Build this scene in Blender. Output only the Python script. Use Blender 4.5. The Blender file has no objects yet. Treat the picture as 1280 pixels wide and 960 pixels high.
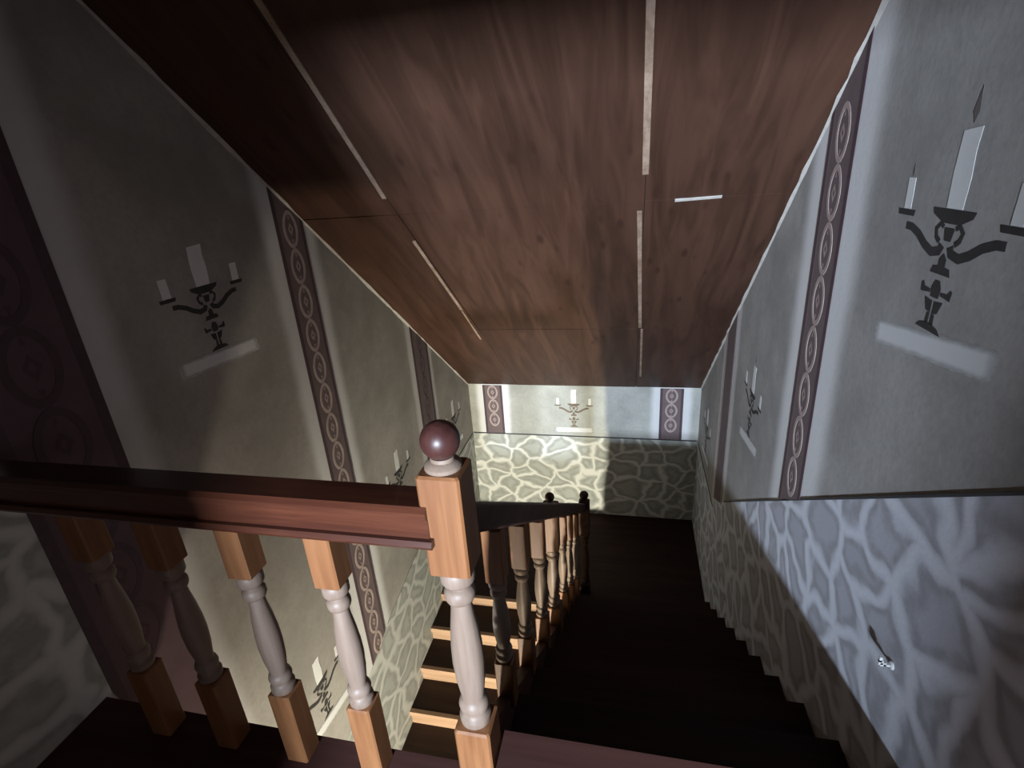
import bpy, bmesh, math, random
from mathutils import Vector, Matrix
random.seed(7)
scn = bpy.context.scene
COL = scn.collection

# ------------------------------------------------------------ dimensions
XL, XR, D = -1.690, 0.665, 5.0          # side walls, far wall
SL = 0.6677; TAN = math.tan(SL)         # ceiling slope
ZC = -0.509                             # ceiling height at far wall
ZL = -2.05                              # half landing
ZF = -3.13                              # lower floor
ZT = 2.72                               # flat ceiling of the upper landing
Y0 = 1.02                               # top nosing of the upper flight
def zceil(y): return min(ZT, ZC + (D - y) * TAN)
YK = D - (ZT - ZC) / TAN                # where the ceiling turns flat

# ------------------------------------------------------------ camera
cam = bpy.data.cameras.new('camera')
cam.sensor_width = 36.0; cam.sensor_fit = 'HORIZONTAL'
cam.lens = 663.66 / 1280 * 36.0
cam.clip_start = 0.02
camo = bpy.data.objects.new('camera', cam); COL.objects.link(camo)
yaw, pitch, roll = -0.2377, 0.3781, 0.0710
f_ = Vector((math.sin(yaw) * math.cos(pitch), math.cos(yaw) * math.cos(pitch), -math.sin(pitch)))
r_ = Vector((math.cos(yaw), -math.sin(yaw), 0)); d_ = f_.cross(r_)
rr = math.cos(roll) * r_ + math.sin(roll) * d_
dd = -math.sin(roll) * r_ + math.cos(roll) * d_
m = Matrix((rr, -dd, -f_)).transposed().to_4x4()
m.translation = Vector((0, 0, 1.5307))
camo.matrix_world = m
scn.camera = camo

# ------------------------------------------------------------ world, lights, exposure
scn.view_settings.view_transform = 'Standard'
scn.view_settings.look = 'None'
scn.view_settings.gamma = 1.0
scn.view_settings.use_curve_mapping = False
scn.view_settings.exposure = 0.0
w = bpy.data.worlds.new('night'); scn.world = w; w.use_nodes = True
w.node_tree.nodes['Background'].inputs[0].default_value = (0.55, 0.5, 0.5, 1)
w.node_tree.nodes['Background'].inputs[1].default_value = 0.01
def area(name, loc, target, sx, sy, power, col):
    l = bpy.data.lights.new(name, 'AREA'); l.shape = 'RECTANGLE'; l.size = sx; l.size_y = sy
    l.energy = power; l.color = col
    o = bpy.data.objects.new(name, l); COL.objects.link(o)
    o.location = loc
    o.rotation_euler = (Vector(target) - Vector(loc)).to_track_quat('-Z', 'Y').to_euler()
    return o
# daylight falling in through the small window of the room behind the landing
area('window_daylight', (-0.30, -3.05, 1.32), (0.3, 3.0, 0.4), 0.26, 0.18, 740, (0.70, 0.82, 1.0))
# lamp in the hall below, shining up along the lower flight
def point(name, loc, power, col, rad):
    l = bpy.data.lights.new(name, 'POINT'); l.energy = power; l.color = col; l.shadow_soft_size = rad
    o = bpy.data.objects.new(name, l); COL.objects.link(o); o.location = loc
    return o
def spot(name, loc, target, power, col, rad, ang, blend):
    l = bpy.data.lights.new(name, 'SPOT'); l.energy = power; l.color = col; l.shadow_soft_size = rad
    l.spot_size = math.radians(ang); l.spot_blend = blend
    o = bpy.data.objects.new(name, l); COL.objects.link(o); o.location = loc
    o.rotation_euler = (Vector(target) - Vector(loc)).to_track_quat('-Z', 'Y').to_euler()
    return o
point('hall_lamp_glow', (-0.85, -0.80, -2.25), 280, (1.0, 0.90, 0.72), 0.12)
spot('hall_lamp_beam', (-0.85, -0.78, -2.25), (-1.05, 5.0, -1.2), 1150, (1.0, 0.97, 0.80), 0.10, 75, 1.0)

# ------------------------------------------------------------ materials
def newmat(name):
    ma = bpy.data.materials.new(name); ma.use_nodes = True
    nt = ma.node_tree
    return ma, nt, nt.nodes['Principled BSDF']
class NT:
    def __init__(s, nt): s.nt = nt
    def n(s, t, **kw):
        x = s.nt.nodes.new(t)
        for k, v in kw.items(): setattr(x, k, v)
        return x
    def l(s, a, b): s.nt.links.new(a, b)
    def val(s, inp, v):
        if hasattr(v, 'is_output') or isinstance(v, bpy.types.NodeSocket): s.l(v, inp)
        else: inp.default_value = v
    def math(s, op, a, b=None, c=None):
        x = s.n('ShaderNodeMath', operation=op); s.val(x.inputs[0], a)
        if b is not None: s.val(x.inputs[1], b)
        if c is not None: s.val(x.inputs[2], c)
        return x.outputs[0]
    def mix(s, fac, a, b, mode='MIX'):
        x = s.n('ShaderNodeMix', data_type='RGBA', blend_type=mode)
        s.val(x.inputs[0], fac)
        for i, v in ((6, a), (7, b)):
            if isinstance(v, tuple): x.inputs[i].default_value = (*v, 1)
            else: s.l(v, x.inputs[i])
        return x.outputs[2]
    def maprange(s, v, a, b, c, d, smooth=True):
        x = s.n('ShaderNodeMapRange'); x.interpolation_type = 'SMOOTHSTEP' if smooth else 'LINEAR'
        s.val(x.inputs[0], v)
        for i, q in enumerate((a, b, c, d)): x.inputs[i + 1].default_value = q
        return x.outputs[0]
    def obj(s): return s.n('ShaderNodeTexCoord').outputs['Object']
    def mapping(s, v, scale=(1, 1, 1), loc=(0, 0, 0), rot=(0, 0, 0)):
        x = s.n('ShaderNodeMapping'); s.l(v, x.inputs[0])
        x.inputs['Scale'].default_value = scale; x.inputs['Location'].default_value = loc; x.inputs['Rotation'].default_value = rot
        return x.outputs[0]
    def noise(s, v, scale, detail=4, rough=.6, dist=0):
        x = s.n('ShaderNodeTexNoise'); s.l(v, x.inputs['Vector'])
        x.inputs['Scale'].default_value = scale; x.inputs['Detail'].default_value = detail
        x.inputs['Roughness'].default_value = rough; x.inputs['Distortion'].default_value = dist
        return x.outputs['Fac'], x.outputs['Color']
    def bump(s, h, strength, dist, bsdf):
        x = s.n('ShaderNodeBump'); s.l(h, x.inputs['Height'])
        x.inputs['Strength'].default_value = strength; x.inputs['Distance'].default_value = dist
        s.l(x.outputs[0], bsdf.inputs['Normal'])

def mat_plain(name, col, rough=.6, vary=.15, scale=30, spec=.3):
    ma, nt, b = newmat(name); N = NT(nt)
    fac, _ = N.noise(N.obj(), scale)
    c = N.mix(fac, tuple(x * (1 - vary) for x in col), tuple(min(1, x * (1 + vary)) for x in col))
    N.l(c, b.inputs['Base Color']); b.inputs['Roughness'].default_value = rough
    b.inputs['Specular IOR Level'].default_value = spec
    return ma

def mat_wood(name, dark, light, axis=0, scale=3.0, rough=.45, spec=.4, stretch=.08, coat=0.0, seed=0):
    ma, nt, b = newmat(name); N = NT(nt)
    sc = [scale * 6] * 3; sc[axis] = scale * 6 * stretch
    v = N.mapping(N.obj(), tuple(sc), (seed, seed * .7, seed * 1.3))
    f1, _ = N.noise(v, 1.0, 5, .6, .6)
    f2, _ = N.noise(v, 5.0, 3, .5, 0)
    f = N.math('ADD', N.math('MULTIPLY', f1, .75), N.math('MULTIPLY', f2, .25))
    f = N.maprange(f, .33, .67, 0, 1)
    N.l(N.mix(f, dark, light), b.inputs['Base Color'])
    b.inputs['Roughness'].default_value = rough; b.inputs['Specular IOR Level'].default_value = spec
    b.inputs['Coat Weight'].default_value = coat
    N.bump(f2, .12, .002, b)
    return ma

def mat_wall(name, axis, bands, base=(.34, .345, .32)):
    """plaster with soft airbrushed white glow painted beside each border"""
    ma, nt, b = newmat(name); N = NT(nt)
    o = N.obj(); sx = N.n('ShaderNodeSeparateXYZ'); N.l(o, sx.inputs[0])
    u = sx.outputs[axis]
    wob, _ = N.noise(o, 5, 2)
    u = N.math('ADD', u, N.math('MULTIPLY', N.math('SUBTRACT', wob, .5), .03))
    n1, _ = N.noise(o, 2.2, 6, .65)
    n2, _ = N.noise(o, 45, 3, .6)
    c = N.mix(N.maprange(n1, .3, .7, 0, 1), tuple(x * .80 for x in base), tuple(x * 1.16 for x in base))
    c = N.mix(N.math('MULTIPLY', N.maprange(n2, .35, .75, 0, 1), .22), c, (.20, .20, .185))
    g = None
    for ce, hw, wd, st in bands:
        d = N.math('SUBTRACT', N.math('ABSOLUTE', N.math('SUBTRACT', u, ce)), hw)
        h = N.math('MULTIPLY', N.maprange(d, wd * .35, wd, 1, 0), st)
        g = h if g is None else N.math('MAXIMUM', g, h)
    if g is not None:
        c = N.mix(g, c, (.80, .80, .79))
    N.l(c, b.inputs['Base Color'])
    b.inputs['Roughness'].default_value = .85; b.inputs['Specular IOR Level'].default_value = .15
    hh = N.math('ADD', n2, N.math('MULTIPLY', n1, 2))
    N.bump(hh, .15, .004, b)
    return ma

def mat_dado(name, plane, size=.26, line=(.74, .74, .69), base=(.40, .41, .37), dark=(.29, .30, .27), soft=.115):
    """rubble stones airbrushed on the flat plaster"""
    ma, nt, b = newmat(name); N = NT(nt)
    o = N.obj(); sx = N.n('ShaderNodeSeparateXYZ'); N.l(o, sx.inputs[0])
    cb = N.n('ShaderNodeCombineXYZ')
    N.l(sx.outputs[0 if plane == 'x' else 1], cb.inputs[0]); N.l(N.math('MULTIPLY', sx.outputs[2], 1.25), cb.inputs[1])
    v = cb.outputs[0]
    _, nc = N.noise(v, 3.2, 2, .5)
    vm = N.n('ShaderNodeVectorMath', operation='MULTIPLY_ADD'); N.l(nc, vm.inputs[0]); vm.inputs[1].default_value = (.30, .30, 0); N.l(v, vm.inputs[2])
    vd = vm.outputs[0]
    vo = N.n('ShaderNodeTexVoronoi', voronoi_dimensions='2D', feature='DISTANCE_TO_EDGE'); N.l(vd, vo.inputs['Vector']); vo.inputs['Scale'].default_value = 1 / size
    dist = vo.outputs['Distance']
    vf = N.n('ShaderNodeTexVoronoi', voronoi_dimensions='2D', feature='F1'); N.l(vd, vf.inputs['Vector']); vf.inputs['Scale'].default_value = 1 / size
    n1, _ = N.noise(v, 14, 4, .6)
    n2, _ = N.noise(v, 60, 3, .6)
    sp = N.n('ShaderNodeSeparateColor'); N.l(vf.outputs['Color'], sp.inputs[0])
    c = N.mix(N.math('MULTIPLY', sp.outputs[0], .6), base, tuple(x * 1.25 for x in base))
    ring = N.math('MULTIPLY', N.maprange(dist, .10, .17, 0, 1), N.maprange(dist, .22, .36, 1, 0))
    ring = N.math('MULTIPLY', ring, N.maprange(n1, .3, .6, .3, 1))
    c = N.mix(N.math('MULTIPLY', ring, .8), c, dark)
    dn = N.math('ADD', dist, N.math('MULTIPLY', N.math('SUBTRACT', n1, .5), .05))
    c = N.mix(N.maprange(dn, .02, soft, 1, 0), c, line)
    c = N.mix(N.math('MULTIPLY', n2, .18), c, (.3, .3, .28))
    N.l(c, b.inputs['Base Color']); b.inputs['Roughness'].default_value = .8
    b.inputs['Specular IOR Level'].default_value = .2
    N.bump(n2, .2, .003, b)
    return ma

def mat_panel(name):
    """dark veneered board: long grain running down the slope with cathedral figures"""
    ma, nt, b = newmat(name); N = NT(nt)
    o = N.obj()
    v = N.mapping(o, (9, 1.1, 1.1))
    f1, _ = N.noise(v, 1.0, 4, .55, 1.2)
    v2 = N.mapping(o, (60, 3, 3))
    f2, _ = N.noise(v2, 1.0, 3, .6, .3)
    c = N.mix(N.maprange(f1, .3, .7, 0, 1), (.040, .018, .011), (.080, .038, .024))
    c = N.mix(N.math('MULTIPLY', f2, .35), c, (.045, .020, .012))
    # drop-shaped figures
    v3 = N.mapping(o, (11, 4.2, 4.2))
    vo = N.n('ShaderNodeTexVoronoi', feature='F1'); N.l(v3, vo.inputs['Vector']); vo.inputs['Scale'].default_value = 1.0
    spots = N.maprange(vo.outputs['Distance'], .10, .26, 1, 0)
    big, _ = N.noise(o, 1.3, 2)
    spots = N.math('MULTIPLY', spots, N.maprange(big, .42, .56, 0, .9))
    c = N.mix(spots, c, (.038, .016, .010))
    N.l(c, b.inputs['Base Color']); b.inputs['Roughness'].default_value = .55
    b.inputs['Specular IOR Level'].default_value = .25
    return ma

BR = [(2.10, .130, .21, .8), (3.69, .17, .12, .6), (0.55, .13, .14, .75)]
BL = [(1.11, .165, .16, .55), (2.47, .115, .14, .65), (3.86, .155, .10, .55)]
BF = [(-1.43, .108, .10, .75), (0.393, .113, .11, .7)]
M = {}
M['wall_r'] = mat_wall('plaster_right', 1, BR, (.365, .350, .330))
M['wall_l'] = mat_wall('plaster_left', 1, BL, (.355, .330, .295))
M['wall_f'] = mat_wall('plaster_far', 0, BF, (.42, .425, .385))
M['wall_p'] = mat_wood('low_bounce_walls', (.05, .03, .02), (.10, .06, .04), 2)  # unseen walls and ceiling, made dark to lower the bounced light
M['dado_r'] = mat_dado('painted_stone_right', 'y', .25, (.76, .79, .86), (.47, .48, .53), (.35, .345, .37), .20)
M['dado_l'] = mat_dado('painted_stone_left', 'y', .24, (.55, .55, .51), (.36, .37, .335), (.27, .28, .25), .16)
M['dado_f'] = mat_dado('painted_stone_far', 'x', .23)
M['panel'] = mat_panel('veneer_panel')
M['backing'] = mat_plain('ceiling_backing', (.03, .018, .012), .8)
M['lath'] = mat_wood('pale_lath', (.20, .135, .09), (.36, .26, .19), 1, 3, .6)
M['caulk'] = mat_plain('caulk', (.45, .42, .38), .8, .35, 25)
M['band'] = mat_plain('mauve_border_paint', (.150, .112, .112), .8, .22, 14)
M['band_dark'] = mat_plain('maroon_border_paint', (.115, .070, .080), .8, .3, 8)
M['chain'] = mat_plain('pink_stencil_paint', (.40, .31, .285), .8, .25, 25)
M['chain_dark'] = mat_plain('plum_stencil_paint', (.085, .055, .062), .8, .25, 25)
M['white'] = mat_plain('white_mural_paint', (.74, .74, .72), .8, .08, 20)
M['iron'] = mat_plain('black_mural_paint', (.045, .042, .04), .8, .4, 25)
M['brown'] = mat_plain('faint_brown_mural_paint', (.17, .13, .095), .8, .3, 25)
M['flame'] = mat_plain('grey_mural_paint', (.16, .14, .13), .8, .3, 25)
M['line'] = mat_plain('dado_line_paint', (.05, .05, .055), .7, .3, 10)
M['mahog_x'] = mat_wood('mahogany_along_x', (.040, .011, .006), (.080, .024, .011), 0, 3, .32, .5, .06, .3)
M['mahog_y'] = mat_wood('mahogany_along_y', (.04, .018, .012), (.08, .038, .023), 1, 3, .6, .2, .06, .0)
M['mahog_z'] = mat_wood('mahogany_ball', (.030, .009, .008), (.060, .021, .016), 2, 3, .42, .4, .2, .15)
M['pine'] = mat_wood('orange_pine_block', (.150, .058, .021), (.245, .106, .041), 2, 2.2, .5, .35, .08)
M['pale'] = mat_wood('pale_turned_wood', (.170, .116, .082), (.245, .180, .137), 2, 2.2, .5, .35, .08)
M['riser'] = mat_wood('pine_riser', (.27, .165, .10), (.42, .27, .175), 0, 2, .5, .35, .06)
M['tread'] = mat_wood('dark_tread', (.018, .0095, .0065), (.036, .019, .012), 0, 2, .6, .2, .06)
M['tread_up'] = mat_wood('dark_brown_tread', (.020, .010, .008), (.040, .018, .013), 0, 2, .7, .15, .06)
M['floor'] = mat_wood('dark_landing_boards', (.035, .014, .011), (.065, .026, .020), 0, 1.2, .6, .25, .06)
M['stringer'] = mat_wood('stringer_wood', (.045, .020, .012), (.09, .042, .024), 1, 2, .55, .3, .06)
M['screw'] = mat_plain('pale_metal', (.6, .6, .58), .35, .05, 40, .5)
M['dark'] = mat_plain('dark_plastic', (.03, .03, .03), .5)

def mat_shelf(name, tilt):
    """airbrushed white stroke that fades out at its rim"""
    ma, nt, b = newmat(name); N = NT(nt)
    o = N.obj(); sx = N.n('ShaderNodeSeparateXYZ'); N.l(o, sx.inputs[0])
    x = sx.outputs[0]; z = N.math('SUBTRACT', N.math('ADD', sx.outputs[2], .036), N.math('MULTIPLY', x, tilt))
    n1, _ = N.noise(o, 22, 3)
    jit = N.math('MULTIPLY', N.math('SUBTRACT', n1, .5), .010)
    az = N.maprange(N.math('ADD', N.math('ABSOLUTE', z), jit), .016, .036, 1, 0)
    ax = N.maprange(N.math('ADD', N.math('ABSOLUTE', x), N.math('MULTIPLY', jit, 2)), .195, .240, 1, 0)
    N.l(N.math('MULTIPLY', N.math('MULTIPLY', az, ax), .95), b.inputs['Alpha'])
    b.inputs['Base Color'].default_value = (.70, .70, .69, 1); b.inputs['Roughness'].default_value = .85
    b.inputs['Specular IOR Level'].default_value = .15
    return ma
# ------------------------------------------------------------ helpers
def link_mesh(name, verts, faces, mat, parent=None, smooth=False):
    me = bpy.data.meshes.new(name); me.from_pydata([tuple(v) for v in verts], [], faces); me.update()
    bm = bmesh.new(); bm.from_mesh(me); bmesh.ops.recalc_face_normals(bm, faces=bm.faces); bm.to_mesh(me); bm.free()
    if smooth:
        for p in me.polygons: p.use_smooth = True
    me.materials.append(mat)
    return link(name, me, parent)
def link(name, me, parent=None):
    o = bpy.data.objects.new(name, me); COL.objects.link(o)
    if parent: o.parent = parent
    return o
def empty(name, loc=(0, 0, 0), rz=0.0):
    o = bpy.data.objects.new(name, None); COL.objects.link(o); o.location = loc; o.rotation_euler = (0, 0, rz)
    o.empty_display_size = .1
    return o
def tag(o, label, cat, group=None, kind=None):
    if label: o['label'] = label
    if cat: o['category'] = cat
    if group: o['group'] = group
    if kind: o['kind'] = kind
    return o
def struct(o, label=None):
    o['kind'] = 'structure'
    if label: o['label'] = label
    return o
class MB:
    def __init__(s): s.v = []; s.f = []
    def add(s, v, f):
        k = len(s.v); s.v += [tuple(x) for x in v]; s.f += [tuple(i + k for i in q) for q in f]; return s
    def box(s, x0, x1, y0, y1, z0, z1):
        v = [(x, y, z) for x in (x0, x1) for y in (y0, y1) for z in (z0, z1)]
        return s.add(v, [(0, 1, 3, 2), (4, 6, 7, 5), (0, 4, 5, 1), (2, 3, 7, 6), (0, 2, 6, 4), (1, 5, 7, 3)])
    def prism(s, poly, off):
        """poly: 3D points of one face, off: extrusion vector"""
        n = len(poly); a = [Vector(p) for p in poly]; b = [p + Vector(off) for p in a]
        return s.add(a + b, [tuple(range(n)), tuple(range(2 * n - 1, n - 1, -1))] + [(i, (i + 1) % n, n + (i + 1) % n, n + i) for i in range(n)])
    def lathe(s, prof, n=20, c=(0, 0, 0)):
        v = []; f = []
        for r, z in prof:
            for k in range(n):
                a = 2 * math.pi * k / n; v.append((c[0] + r * math.cos(a), c[1] + r * math.sin(a), c[2] + z))
        for i in range(len(prof) - 1):
            for k in range(n):
                f.append((i * n + k, i * n + (k + 1) % n, (i + 1) * n + (k + 1) % n, (i + 1) * n + k))
        f.append(tuple(range(n))[::-1]); f.append(tuple((len(prof) - 1) * n + k for k in range(n)))
        return s.add(v, f)
    def cbox(s, cx, cy, h, z0, z1, ch=.004):
        """square post block with chamfered edges"""
        pts = []
        for sx, sy in ((1, 1), (-1, 1), (-1, -1), (1, -1)):
            a = (sx * h, sy * (h - ch)); b_ = (sx * (h - ch), sy * h)
            pts += [a, b_] if sx * sy > 0 else [b_, a]
        rows = [(z0, 1 - ch / h * 1.0), (z0 + ch, 1), (z1 - ch, 1), (z1, 1 - ch / h)]
        v = [(cx + x * k, cy + y * k, z) for z, k in rows for x, y in pts]; n = 8; f = []
        for i in range(3):
            for k in range(n): f.append((i * n + k, i * n + (k + 1) % n, (i + 1) * n + (k + 1) % n, (i + 1) * n + k))
        f.append(tuple(range(n))[::-1]); f.append(tuple(3 * n + k for k in range(n)))
        return s.add(v, f)
    def build(s, name, mat, parent=None, smooth=False):
        return link_mesh(name, s.v, s.f, mat, parent, smooth)
def smooth_by_angle(o, deg=40):
    me = o.data
    for p in me.polygons: p.use_smooth = True
    bm = bmesh.new(); bm.from_mesh(me)
    for e in bm.edges:
        if len(e.link_faces) == 2 and e.calc_face_angle() > math.radians(deg): e.smooth = False
    bm.to_mesh(me); bm.free()
    return o
def copy_tree(o, parent=None):
    c = o.copy(); COL.objects.link(c); c.parent = parent
    for ch in list(o.children): copy_tree(ch, c)
    return c

# ------------------------------------------------------------ room shell
YB = -1.0                                # partition behind the photographer
def side_wall(name, X, out, mat):
    p = [(YB, ZF), (D, ZF), (D, ZC), (YK, ZT), (YB, ZT)]
    return struct(MB().prism([(X, y, z) for y, z in p], (out, 0, 0)).build(name, mat))
wr = side_wall('wall_right', XR, .15, M['wall_r'])
wl = side_wall('wall_left', XL, -.15, M['wall_l'])
wf = struct(MB().box(XL - .15, XR + .15, D, D + .15, ZF, ZC + .25).build('wall_far', M['wall_f']))
fl = struct(MB().box(XL, -.415, YB, .925, -.24, 0).build('floor', M['floor']))
struct(MB().box(-.318, XR, .62, .945, 0.0, .13).build('floor_threshold', M['floor']))
fl2 = struct(MB().box(-.415, XR, YB, Y0 - .03, -.24, 0).build('floor', M['floor']))
ld = struct(MB().box(XL, XR, 3.6, D, ZL - .2, ZL).build('floor', M['tread_up']))
struct(MB().box(XL, XR, -2.2, D, ZF - .1, ZF).build('floor', M['floor']))
struct(MB().box(XL - .15, XR + .15, -2.35, -2.2, ZF, -.24).build('wall_hall_back', M['wall_p']))
struct(MB().box(XL - .15, XL, -2.2, YB, ZF, -.24).build('wall_hall_left', M['wall_p']))
struct(MB().box(XR, XR + .15, -2.2, YB, ZF, -.24).build('wall_hall_right', M['wall_p']))
struct(MB().box(XL - .15, XR + .15, -3.4, YB, -.24, 0).build('floor', M['floor']))
# added partition, opening shaped to cut the daylight, and the window wall behind it
DX0, DX1, DZ = -.595, .14, 1.56
pw = MB().box(XL - .15, DX0, YB - .12, YB, 0, ZT).box(DX1, XR + .15, YB - .12, YB, 0, ZT).box(DX0, DX1, YB - .12, YB, DZ, ZT)
struct(pw.build('wall_daylight_mask', M['wall_p']))
WX0, WX1, WZ0, WZ1 = -.50, -.10, 1.13, 1.51
ww = MB().box(XL - .15, WX0, -3.3, -3.15, 0, ZT).box(WX1, XR + .15, -3.3, -3.15, 0, ZT).box(WX0, WX1, -3.3, -3.15, 0, WZ0).box(WX0, WX1, -3.3, -3.15, WZ1, ZT)
struct(ww.build('wall_window', M['wall_p']))
win = struct(MB().box(WX0, WX1, -3.25, -3.20, WZ0, WZ0 + .03).box(WX0, WX1, -3.25, -3.20, WZ1 - .03, WZ1).box(WX0, WX0 + .03, -3.25, -3.20, WZ0, WZ1).box(WX1 - .03, WX1, -3.25, -3.20, WZ0, WZ1).build('window_1', M['white']))
struct(MB().box(XL - .15, XL, -3.3, YB, 0, ZT).build('wall_room_left', M['wall_p']))
struct(MB().box(XR, XR + .15, -3.3, YB, 0, ZT).build('wall_room_right', M['wall_p']))
struct(MB().box(XL - .15, XR + .15, -3.3, YK, ZT, ZT + .1).build('ceiling', M['wall_p']))

# sloping ceiling: backing + veneered panels + lath strips
def cpt(x, y, h=0.0):
    """point on the sloping ceiling, h metres into the room"""
    return Vector((x, y - h * math.sin(SL), ZC + (D - y) * TAN - h * math.cos(SL)))
def cslab(name, x0, x1, y0, y1, h0, h1, mat, parent, skew=0.0):
    a = [cpt(x0, y0, h0), cpt(x1, y0, h0), cpt(x1 + skew, y1, h0), cpt(x0 + skew, y1, h0)]
    b = [cpt(x0, y0, h1), cpt(x1, y0, h1), cpt(x1 + skew, y1, h1), cpt(x0 + skew, y1, h1)]
    return link_mesh(name, a + b, [(0, 1, 2, 3), (7, 6, 5, 4), (0, 4, 5, 1), (1, 5, 6, 2), (2, 6, 7, 3), (3, 7, 4, 0)], mat, parent)
ce = struct(cslab('ceiling', XL - .15, XR + .15, YK - .02, D + .12, -.10, 0, M['backing'], None))
ce.name = 'ceiling_slope'
xs = [XL, -1.150, 0.045, XR]; ys = [YK, 2.60, 3.80, D]
g = .002
for i in range(3):
    for j in range(3):
        o = cslab('ceiling_panel', xs[i] + (g if i else 0), xs[i + 1] - (g if i < 2 else 0), ys[j] + (g if j else 0), ys[j + 1] - (g if j < 2 else 0.006), 0, .012 + .0015 * ((i + j) % 2), M['panel'], ce)
def lath(x0, y0, x1, y1, wd):
    a = [(x0 - wd / 2, y0), (x0 + wd / 2, y0), (x1 + wd / 2, y1), (x1 - wd / 2, y1)]
    lo = [cpt(x, y, .010) for x, y in a]; hi = [cpt(x, y, .020) for x, y in a]
    return link_mesh('cover_strip', lo + hi, [(0, 1, 2, 3), (7, 6, 5, 4), (0, 4, 5, 1), (1, 5, 6, 2), (2, 6, 7, 3), (3, 7, 4, 0)], M['lath'], ce)
lath(-1.10, 1.45, -1.157, 2.49, .022); lath(-1.162, 2.79, -1.170, 3.50, .020); lath(-1.172, 3.52, -1.185, 3.95, .014)
lath(0.030, 1.45, 0.043, 2.45, .026); lath(0.024, 2.66, 0.055, 3.77, .022); lath(0.068, 3.80, 0.082, 4.7, .016)
a = [(0.176, 2.612), (0.372, 2.604), (0.372, 2.593), (0.176, 2.600)]
lo = [cpt(x, y, .011) for x, y in a]; hi = [cpt(x, y, .017) for x, y in a]
link_mesh('cover_strip', lo + hi, [(0, 1, 2, 3), (7, 6, 5, 4), (0, 4, 5, 1), (1, 5, 6, 2), (2, 6, 7, 3), (3, 7, 4, 0)], M['caulk'], ce)
# ragged caulk line where panels meet the right and left walls
def caulk(name, X, sgn):
    pts = []; n = 70
    for k in range(n + 1):
        y = YK + (D - YK) * k / n; pts.append((y, .006 + .009 * random.random()))
    v = []; f = []
    for y, wd in pts:
        v += [cpt(X, y, .012), cpt(X, y, .014 + wd), cpt(X + sgn * wd, y, .014)]
    for k in range(n):
        q = 3 * k
        f += [(q, q + 3, q + 4, q + 1), (q + 1, q + 4, q + 5, q + 2), (q + 2, q + 5, q + 3, q)]
    return struct(link_mesh(name, v, f, M['caulk']))
caulk('trim_1', XR, -1); caulk('trim_2', XL, 1)

# ------------------------------------------------------------ painted stone dados
def wall_poly(name, wall, poly, mat, parent, th=.003, back=.0):
    """poly in (u, z) on a wall: 'r','l' use u=y, 'f' uses u=x"""
    if wall == 'r': p = [(XR - back, u, z) for u, z in poly]; off = (-th, 0, 0)
    elif wall == 'l': p = [(XL + back, u, z) for u, z in poly]; off = (th, 0, 0)
    else: p = [(u, D - back, z) for u, z in poly]; off = (0, -th, 0)
    return MB().prism(p, off).build(name, mat, parent)
def dr(y):                                # dado top on the right wall
    return -.757 + (3.441 - y) * .6866
ZD = -1.095
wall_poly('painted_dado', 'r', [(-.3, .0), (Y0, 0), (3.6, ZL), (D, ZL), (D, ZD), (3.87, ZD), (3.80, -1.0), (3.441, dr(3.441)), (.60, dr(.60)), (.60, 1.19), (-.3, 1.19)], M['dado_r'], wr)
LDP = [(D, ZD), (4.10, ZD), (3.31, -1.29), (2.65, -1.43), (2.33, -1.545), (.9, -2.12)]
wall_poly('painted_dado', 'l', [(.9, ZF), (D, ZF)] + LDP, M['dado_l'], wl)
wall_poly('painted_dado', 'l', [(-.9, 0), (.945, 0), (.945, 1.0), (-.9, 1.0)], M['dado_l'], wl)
wall_poly('painted_dado', 'f', [(XL, ZL), (XR, ZL), (XR, ZD), (XL, ZD)], M['dado_f'], wf)
def dado_line(wall, pts, parent, wd=.009):
    for (u0, z0), (u1, z1) in zip(pts[:-1], pts[1:]):
        wall_poly('dado_line', wall, [(u0, z0 - wd / 2), (u1, z1 - wd / 2), (u1, z1 + wd / 2), (u0, z0 + wd / 2)], M['line'], parent, .0045)
dado_line('r', [(3.441, dr(3.441)), (.62, dr(.62))], wr)
dado_line('r', [(4.99, ZD), (3.87, ZD)], wr, .009)
dado_line('f', [(XL + .01, ZD), (XR - .01, ZD)], wf, .012)
dado_line('l', [(4.99, ZD), (4.12, ZD)], wl, .009)

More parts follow.
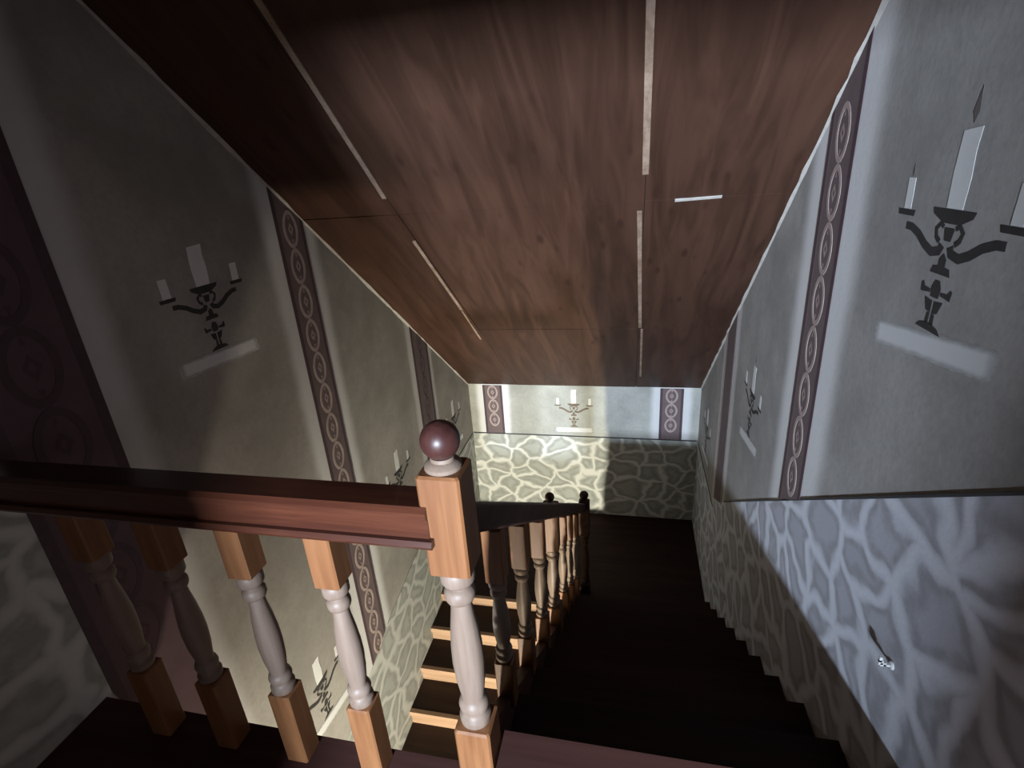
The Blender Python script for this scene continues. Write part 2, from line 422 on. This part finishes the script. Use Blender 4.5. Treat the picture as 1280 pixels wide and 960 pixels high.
# ------------------------------------------------------------ painted borders with chain stencil
def ring_mesh(name, wd, ht, st, mat):
    """pointed oval outline with a small diamond inside, 1.2 mm of paint"""
    mb = MB(); n = 20; T = .0012
    def out(k, sx, sz):
        a = 2 * math.pi * k / n
        return sx * math.sin(a) * (1 - .12 * abs(math.cos(a)) ** 2), sz * math.cos(a)
    v = []; f = []
    for k in range(n):
        xo, zo = out(k, wd / 2, ht / 2); xi, zi = out(k, wd / 2 - st, ht / 2 - st * 1.1)
        v += [(xo, 0, zo), (xi, 0, zi), (xo, -T, zo), (xi, -T, zi)]
    for k in range(n):
        q = 4 * k; r = 4 * ((k + 1) % n)
        f += [(q + 2, r + 2, r + 3, q + 3), (q, q + 2, r + 2, r)[::-1], (q + 1, r + 1, r + 3, q + 3)[::-1]]
    mb.add(v, f)
    s = wd * .17; h = ht * .17; i = .45
    dv = []
    for (x, z) in ((0, h), (s, 0), (0, -h), (-s, 0)): dv += [(x, -T, z), (x * i, -T, z * i)]
    mb.add(dv, [(2 * k, 2 * ((k + 1) % 4), 2 * ((k + 1) % 4) + 1, 2 * k + 1) for k in range(4)])
    mb.add([(-s * .35, -T, ht * .27), (s * .35, -T, ht * .27), (0, -T, ht * .40)], [(0, 1, 2)])
    mb.add([(-s * .35, -T, -ht * .27), (s * .35, -T, -ht * .27), (0, -T, -ht * .40)], [(0, 1, 2)])
    me = bpy.data.meshes.new(name); me.from_pydata(mb.v, [], mb.f); me.update(); me.materials.append(mat)
    return me
ROT = {'f': 0.0, 'r': -math.pi / 2, 'l': math.pi / 2}
def wpos(wall, u, z, off=0.0):
    return {'f': (u, D - off, z), 'r': (XR - off, u, z), 'l': (XL + off, u, z)}[wall]
def border(wall, u0, u1, zb0, zb1, zt0, zt1, label, links, mat='band', chain='chain', edge=None):
    """links: (z of first link centre, spacing, width, height, count)"""
    uc = (u0 + u1) / 2; zb = min(zb0, zb1)
    e = empty('painted_border', wpos(wall, uc, zb), ROT[wall])
    sg = -1 if wall == 'r' else 1
    def loc(u, z): return (sg * (u - uc), z - zb)
    poly = [loc(u0, zb0), loc(u1, zb1), loc(u1, zt1), loc(u0, zt0)]
    MB().prism([(x, -.003, z) for x, z in poly], (0, -.0015, 0)).build('stripe', M[mat], e)
    for ua, ub in ((u0, u0 + (u1 - u0) * .11), (u1 - (u1 - u0) * .11, u1)):
        t = lambda u, a, b: a + (b - a) * (u - u0) / (u1 - u0)
        q = [loc(ua, t(ua, zb0, zb1)), loc(ub, t(ub, zb0, zb1)), loc(ub, t(ub, zt0, zt1)), loc(ua, t(ua, zt0, zt1))]
        MB().prism([(x, -.0045, z) for x, z in q], (0, -.0006, 0)).build('edge_line', M[edge or 'chain_dark'], e)
    z0, sp, wd, ht, n = links
    me = ring_mesh('chain_link', wd, ht, wd * .15, M[chain])
    for k in range(n):
        z = z0 - k * sp
        o = link('chain_link', me, e); o.location = (0, -.0046, z - zb)
    tag(e, label, 'mural', 'painted borders')
    return e
def zc_(y): return ZC + (D - y) * TAN - .03
border('r', 1.97, 2.23, dr(1.97), dr(2.23), zc_(1.97), zc_(2.23), 'mauve chain border painted on right wall beside the large nearest candelabra', (1.58, .186, .125, .186, 8))
border('r', 3.52, 3.86, dr(3.52) - .02, -1.0, zc_(3.52), zc_(3.86), 'plain dusky border with pale edges on right wall beside far landing', (.40, .19, .10, .19, 0), edge='chain')
border('l', .945, 1.275, 0.002, -1.6, zc_(.945) if zc_(.945) < ZT - .02 else ZT - .02, zc_(1.275), 'wide dark maroon border painted on left wall by the landing railing end', (2.1, .25, .17, .25, 9), 'band_dark', 'chain_dark')
border('l', 2.355, 2.585, -1.53, -1.45, zc_(2.355), zc_(2.585), 'brown chain border on left wall right of the large candelabra, running down behind railing', (1.34, .185, .12, .185, 16))
border('l', 3.71, 4.01, -1.20, -1.13, zc_(3.71), zc_(4.01), 'narrow-looking dusky border on left wall just behind the wooden ball finial', (.30, .19, .10, .19, 7), 'band', 'chain_dark')
border('f', -1.535, -1.325, ZD, ZD, ZC - .02, ZC - .02, 'short chain border at the left end of the lit far wall', (ZC - .10, .160, .115, .16, 3), 'band', 'chain')
border('f', .282, .505, ZD, ZD, ZC - .02, ZC - .02, 'short mauve diamond border at the right end of the far wall', (ZC - .10, .160, .12, .16, 3), 'band', 'chain')

# ------------------------------------------------------------ painted candelabra
T = .0006
def flat(name, polys, mat, parent=None):
    mb = MB()
    for p in polys: mb.prism([(x, -.0008, z) for x, z in p], (0, -T, 0))
    return mb.build(name, mat, parent)
def stroke(pts, w0, w1):
    """polyline ribbon as one polygon"""
    L = []; R = []; n = len(pts)
    for i, p in enumerate(pts):
        a = Vector(pts[max(0, i - 1)]); b = Vector(pts[min(n - 1, i + 1)]); t = (b - a).normalized(); nn = Vector((-t.y, t.x))
        wd = (w0 + (w1 - w0) * i / (n - 1)) / 2
        L.append(tuple(Vector(p) + nn * wd)); R.append(tuple(Vector(p) - nn * wd))
    return L + R[::-1]
def make_candelabra(wall, u, z, label, tilt=0.0, flames=True, wide=1.0, iron='iron', cw=1.0):
    e = empty('painted_candelabra', wpos(wall, u, z), ROT[wall])
    # stem of stencilled pieces
    st = [[(-.050, 0), (.050, 0), (.035, .012), (.010, .018), (-.010, .018), (-.035, .012)],
          [(-.016, .016), (-.004, .016), (-.004, .040), (-.014, .040)], [(.016, .016), (.004, .016), (.004, .040), (.014, .040)],
          [(-.022, .044), (-.004, .040), (-.004, .068), (-.034, .072)], [(.022, .044), (.004, .040), (.004, .068), (.034, .072)],
          [(-.014, .076), (.014, .076), (.017, .098), (.008, .115), (-.008, .115), (-.017, .098)],
          [(-.055, .080), (-.020, .084), (-.020, .092), (-.044, .094), (-.052, .104), (-.058, .100)], [(.055, .080), (.020, .084), (.020, .092), (.044, .094), (.052, .104), (.058, .100)],
          [(-.036, .128), (.036, .128), (.030, .144), (.012, .146), (.012, .162), (0, .174), (-.012, .162), (-.012, .146), (-.030, .144)]]
    flat('stem', st, M[iron], e)
    for s in (-1, 1):
        pts = [(s * x, zz) for x, zz in ((.016, .190), (.022, .176), (.050, .170), (.082, .182), (.115, .202), (.150, .214), (.175, .215))]
        flat('arm', [stroke(pts, .022, .018)], M[iron], e)
        flat('scroll', [stroke([(s * x, zz) for x, zz in ((.028, .196), (.042, .205), (.048, .222), (.034, .234), (.022, .228))], .012, .010)], M[iron], e)
        flat('saucer', [[(s * .152, .238), (s * .222, .238), (s * .226, .252), (s * .148, .252)]], M[iron], e)
        flat('candle', [[(s * (.187 - .016 * cw), .253), (s * (.187 + .016 * cw), .253), (s * (.189 + .016 * cw), .325), (s * (.189 - .015 * cw), .325)]], M['white'], e)
        if flames: flat('wick', [[(s * .187, .327), (s * .193, .340), (s * .189, .358), (s * .184, .340)]], M['flame'], e)
    flat('cup', [[(-.030, .236), (.030, .236), (.068, .252), (.075, .266), (-.075, .266), (-.068, .252)], [(-.011, .200), (.011, .200), (.018, .228), (-.018, .228)]], M[iron], e)
    flat('candle', [[(x * cw, zz) for x, zz in ((-.028, .267), (.028, .267), (.032, .33), (.028, .38), (.033, .425), (-.026, .420), (-.031, .34))]], M['white'], e)
    if flames: flat('wick', [[(0, .432), (.010, .452), (.004, .500), (-.010, .455)]], M['flame'], e)
    # painted shelf, rounded ends
    w2, h2 = .242, .037; pts = []
    for k in range(24):
        a = 2 * math.pi * k / 24
        x = w2 * math.copysign(abs(math.cos(a)) ** .25, math.cos(a)); zz = h2 * math.copysign(abs(math.sin(a)) ** .45, math.sin(a))
        pts.append((x, -.036 + zz + x * tilt))
    key = 'shelf%.2f' % tilt
    if key not in M: M[key] = mat_shelf('white_shelf_paint', tilt)
    flat('shelf', [pts], M[key], e)
    e.scale = (wide, 1, 1)
    tag(e, label, 'mural', 'painted candelabra')
    return e
make_candelabra('r', 1.355, 1.130, 'large painted black candelabra with three white candles on right wall nearest camera', .16, True, 1.12)
make_candelabra('r', 2.945, .035, 'small painted candelabra between two borders halfway down the right wall', .17)
make_candelabra('r', 4.47, -.925, 'tiny painted candelabra on right wall at the far landing corner', .08)
make_candelabra('l', 1.82, .925, 'painted candelabra with three white candles on left wall between maroon and brown borders', -.05, False, 1.0, 'iron', 1.3)
make_candelabra('l', 3.17, -.740, 'dim painted candelabra on left wall just left of the wooden ball finial', -.12, False)
make_candelabra('l', 4.45, -.900, 'faint painted candelabra on left wall next to the lit far wall', -.10, False)
make_candelabra('l', 1.86, -1.335, 'low painted candelabra on left wall seen between the landing balusters', -.15, False)
make_candelabra('f', -.575, -.985, 'painted candelabra centred on the far wall above the painted stones', 0, False, .87, 'brown')

# ------------------------------------------------------------ stairs
up = empty('upper_flight', (XR / 2 - .2, Y0, 0))
def pt(parent, o):                       # keep world coordinates under an empty
    o.parent = parent; o.matrix_parent_inverse = Matrix.Translation(-Vector(parent.location)); return o
RISE, GO = .205, .2867
XS0, XS1 = -.415, -.375                  # stringer
for k in range(0, 10):
    z = -RISE * k; y0 = Y0 + GO * (k - 1)
    if k: pt(up, MB().box(XS1, XR - .004, y0 - .005, y0 + GO + .005, z - .035, z).build('tread', M['tread_up']))
    else: pt(up, MB().box(-.415, XR, Y0 - .03, Y0 + .012, z - .035, z).build('tread', M['floor']))
    pt(up, MB().box(XS1, XR - .004, y0 + GO - .03, y0 + GO - .01, z - RISE, z - .035).build('riser', M['stringer']))
def stz(y): return .05 - (y - 1.0) * RISE / GO      # top of stringer
pt(up, MB().prism([(XS0, .93, stz(.93)), (XS0, 3.62, stz(3.62)), (XS0, 3.62, ZL), (XS0, 3.40, ZL), (XS0, .93, stz(.93) - .36)], (XS1 - XS0, 0, 0)).build('stringer', M['stringer']))
pt(up, MB().prism([(XS1, .95, -.26), (XS1, 3.42, ZL - .02), (XS1, 3.42, ZL - .05), (XS1, .95, -.29)], (XR - XS1, 0, 0)).build('soffit', M['stringer']))
tag(up, 'dark wooden upper flight of stairs descending to the far landing', 'stairs')
lo_ = empty('lower_flight', (-1.1, 1.2, ZF))
LX = -.56
nos = [(3.59, ZL), (3.285, -2.152), (2.99, -2.285), (2.70, -2.425), (2.405, -2.565), (2.12, -2.705), (1.83, -2.845), (1.54, -2.985)]
for k, (y, z) in enumerate(nos):
    zn = nos[k + 1][1] if k + 1 < len(nos) else ZF
    pt(lo_, MB().box(XL + .004, LX, y + .006, y + .026, zn, z - .004).build('riser', M['riser']))
    if k: pt(lo_, MB().box(XL + .004, LX, y, nos[k - 1][0] + .006, z - .03, z).build('tread', M['tread']))
    pt(lo_, MB().box(XL + .004, LX, y - .012, y + .022, z - .042, z + .002).build('nosing', M['riser']))
pt(lo_, MB().prism([(LX, 3.62, ZL - .02), (LX, 1.15, -3.05), (LX, 1.15, ZF), (LX, 3.62, ZL - .42)], (.03, 0, 0)).build('stringer', M['stringer']))
tag(lo_, 'lower flight of dark treads with pale wooden risers beyond the balusters', 'stairs')

# ------------------------------------------------------------ railings
def turned_profile(h, r):
    """vase-and-ring profile of height h, max radius r"""
    P = [(0, .86), (.012, .98), (.05, 1.0), (.062, .84), (.075, .72), (.09, .72), (.10, .90), (.125, .96), (.15, .88), (.165, .70),
         (.20, .74), (.30, .90), (.42, .98), (.52, .95), (.64, .82), (.74, .66), (.80, .60), (.81, .80), (.83, .90), (.86, .90), (.88, .76), (.89, .62), (.905, .62), (.915, .90), (.93, 1.0), (.985, 1.0), (1.0, .86)]
    return [(r * a, h * t) for t, a in P]
def baluster_meshes(height, half, zb, zt, base_cut=0.0):
    """lower block to zb, turned part to zt, upper block to height"""
    r = {}
    r['base_block'] = MB().cbox(0, 0, half, -base_cut, zb).build('base_block', M['pine'])
    r['turned_shaft'] = smooth_by_angle(MB().lathe([(half * .8, zb - .003)] + [(a, zb + b) for a, b in turned_profile(zt - zb, half * .98)], 20).build('turned_shaft', M['pale']))
    r['top_block'] = MB().cbox(0, 0, half, zt, height).build('top_block', M['pine'])
    out = {k: o.data for k, o in r.items()}
    for o in r.values(): bpy.data.objects.remove(o)
    return out
def add_baluster(parent, meshes, loc):
    """baluster = turned shaft with its two square blocks as sub-parts"""
    b = link('baluster', meshes['turned_shaft'], parent); b.location = Vector(loc) - Vector(parent.location)
    for k in ('base_block', 'top_block'): link(k, meshes[k], b)
    return b
def add_newel(parent, loc, half, h_block0, h_block1, zb, ball=.041, dark=False):
    n = smooth_by_angle(MB().lathe([(half * .7, zb - .003)] + [(a, zb + b) for a, b in turned_profile(h_block0 - zb, half * .86)], 24).build('newel_post', M['mahog_y' if dark else 'pale'], parent))
    n.location = Vector(loc) - Vector(parent.location)
    MB().cbox(0, 0, half, 0, zb, .005).build('base_block', M['mahog_y' if dark else 'pine'], n)
    MB().cbox(0, 0, half, h_block0, h_block1, .005).build('top_block', M['mahog_y' if dark else 'pine'], n)
    b = h_block1
    smooth_by_angle(MB().lathe([(ball * .95, b - .002), (ball * .95, b + .008), (ball * .82, b + .014), (ball * .62, b + .018), (ball * .60, b + .026)], 24).build('collar', M['mahog_y' if dark else 'pale'], n))
    c = b + .020 + ball; pr = []
    for k in range(15):
        a = -math.pi / 2 + math.pi * (k + 1.2) / 16.2
        pr.append((ball * math.cos(a) if k < 14 else .002, c - b + b + ball * math.sin(a) if k < 14 else c + ball))
    smooth_by_angle(MB().lathe(pr, 28).build('finial', M['mahog_z'], n), 60)
    return n

# landing railing with the near newel
lr = empty('landing_railing', (-1.05, .875, 0))
NX, NY = -.370, .885
zr0, zr1 = .822, .915
prof = [(.835, zr0 + .018), (.835, zr1 - .030), (.828, zr1 - .024), (.828, zr1 - .010), (.838, zr1), (.912, zr1), (.922, zr1 - .010), (.922, zr1 - .024), (.915, zr1 - .030), (.915, zr0 + .018)]
hr = pt(lr, MB().prism([(XL, y, z) for y, z in prof], (NX - .03 - XL, 0, 0)).build('handrail', M['mahog_x']))
lg = MB().prism([(XL, y, z) for y, z in ((.822, zr0), (.818, zr0 + .008), (.824, zr0 + .018), (.926, zr0 + .018), (.930, zr0 + .008), (.926, zr0))], (-.392 - XL, 0, 0)).build('bottom_ledge', M['mahog_x'])
lg.parent = hr; lg.matrix_parent_inverse = hr.matrix_parent_inverse.copy(); lg.matrix_parent_inverse = Matrix.Identity(4)
bmesh_l = baluster_meshes(zr0, .033, .26, .66)
for x in (-1.385, -1.150, -.915, -.680):
    add_baluster(lr, bmesh_l, (x, .875, 0))
add_newel(lr, (NX, NY, 0), .046, .735, .985, .25)
tag(lr, 'reddish-brown landing railing with pale turned balusters and ball-topped newel in the foreground', 'railing')

# railing of the upper flight
ur = empty('stair_railing', (NX, 2.2, -1.0))
def rz(y): return .870 - (y - .93) * .686            # rail top
rw = .035
yA, yB = NY + .047, 3.56
hr2 = pt(ur, MB().prism([(NX - rw, yA, rz(yA)), (NX - rw, yB, rz(yB)), (NX - rw, yB, rz(yB) - .085), (NX - rw, yA, rz(yA) - .085)], (2 * rw, 0, 0)).build('handrail', M['mahog_y']))
mv = hr2.modifiers.new('bevel', 'BEVEL'); mv.width = .010; mv.segments = 3
hb = (rz(2) - .085) - stz(2)
for y in (1.245, 1.555, 1.90, 2.62, 2.92, 3.22):
    z0 = stz(y); h = rz(y) - .080 - z0
    bm_ = baluster_meshes(h, .030, .17, h - .20, .03)
    add_baluster(ur, bm_, (NX - .022, y, z0))
zi = stz(2.24) - .03
add_newel(ur, (NX - .020, 2.24, zi), .040, rz(2.24) - zi - .28, rz(2.24) - zi - .01, .18, .024, False)
add_newel(ur, (NX + .02, 3.60, ZL), .042, .80, 1.11, .30, .036, True)
tag(ur, 'dark sloping stair railing with turned balusters leading down to the far landing', 'railing')

# ------------------------------------------------------------ small wall hook on the right wall
hk = empty('wall_hook', (XR - .003, 1.156, .303))
pl = MB().lathe([(.011, 0), (.011, .004), (.008, .006)], 16).build('plate', M['screw'], hk); pl.rotation_euler = (0, -math.pi / 2, 0)
hv = MB()
pts = [(-.004, 0, 0), (-.018, 0, 0), (-.026, 0, .004), (-.030, 0, .012), (-.029, 0, .022)]
for a_, b_ in zip(pts[:-1], pts[1:]):
    hv.box(min(a_[0], b_[0]) - .003, max(a_[0], b_[0]) + .003, -.0035, .0035, min(a_[2], b_[2]) - .003, max(a_[2], b_[2]) + .003)
hv.build('hook', M['screw'], hk)
tag(hk, 'tiny pale metal hook screwed into painted stones on right wall', 'hook')
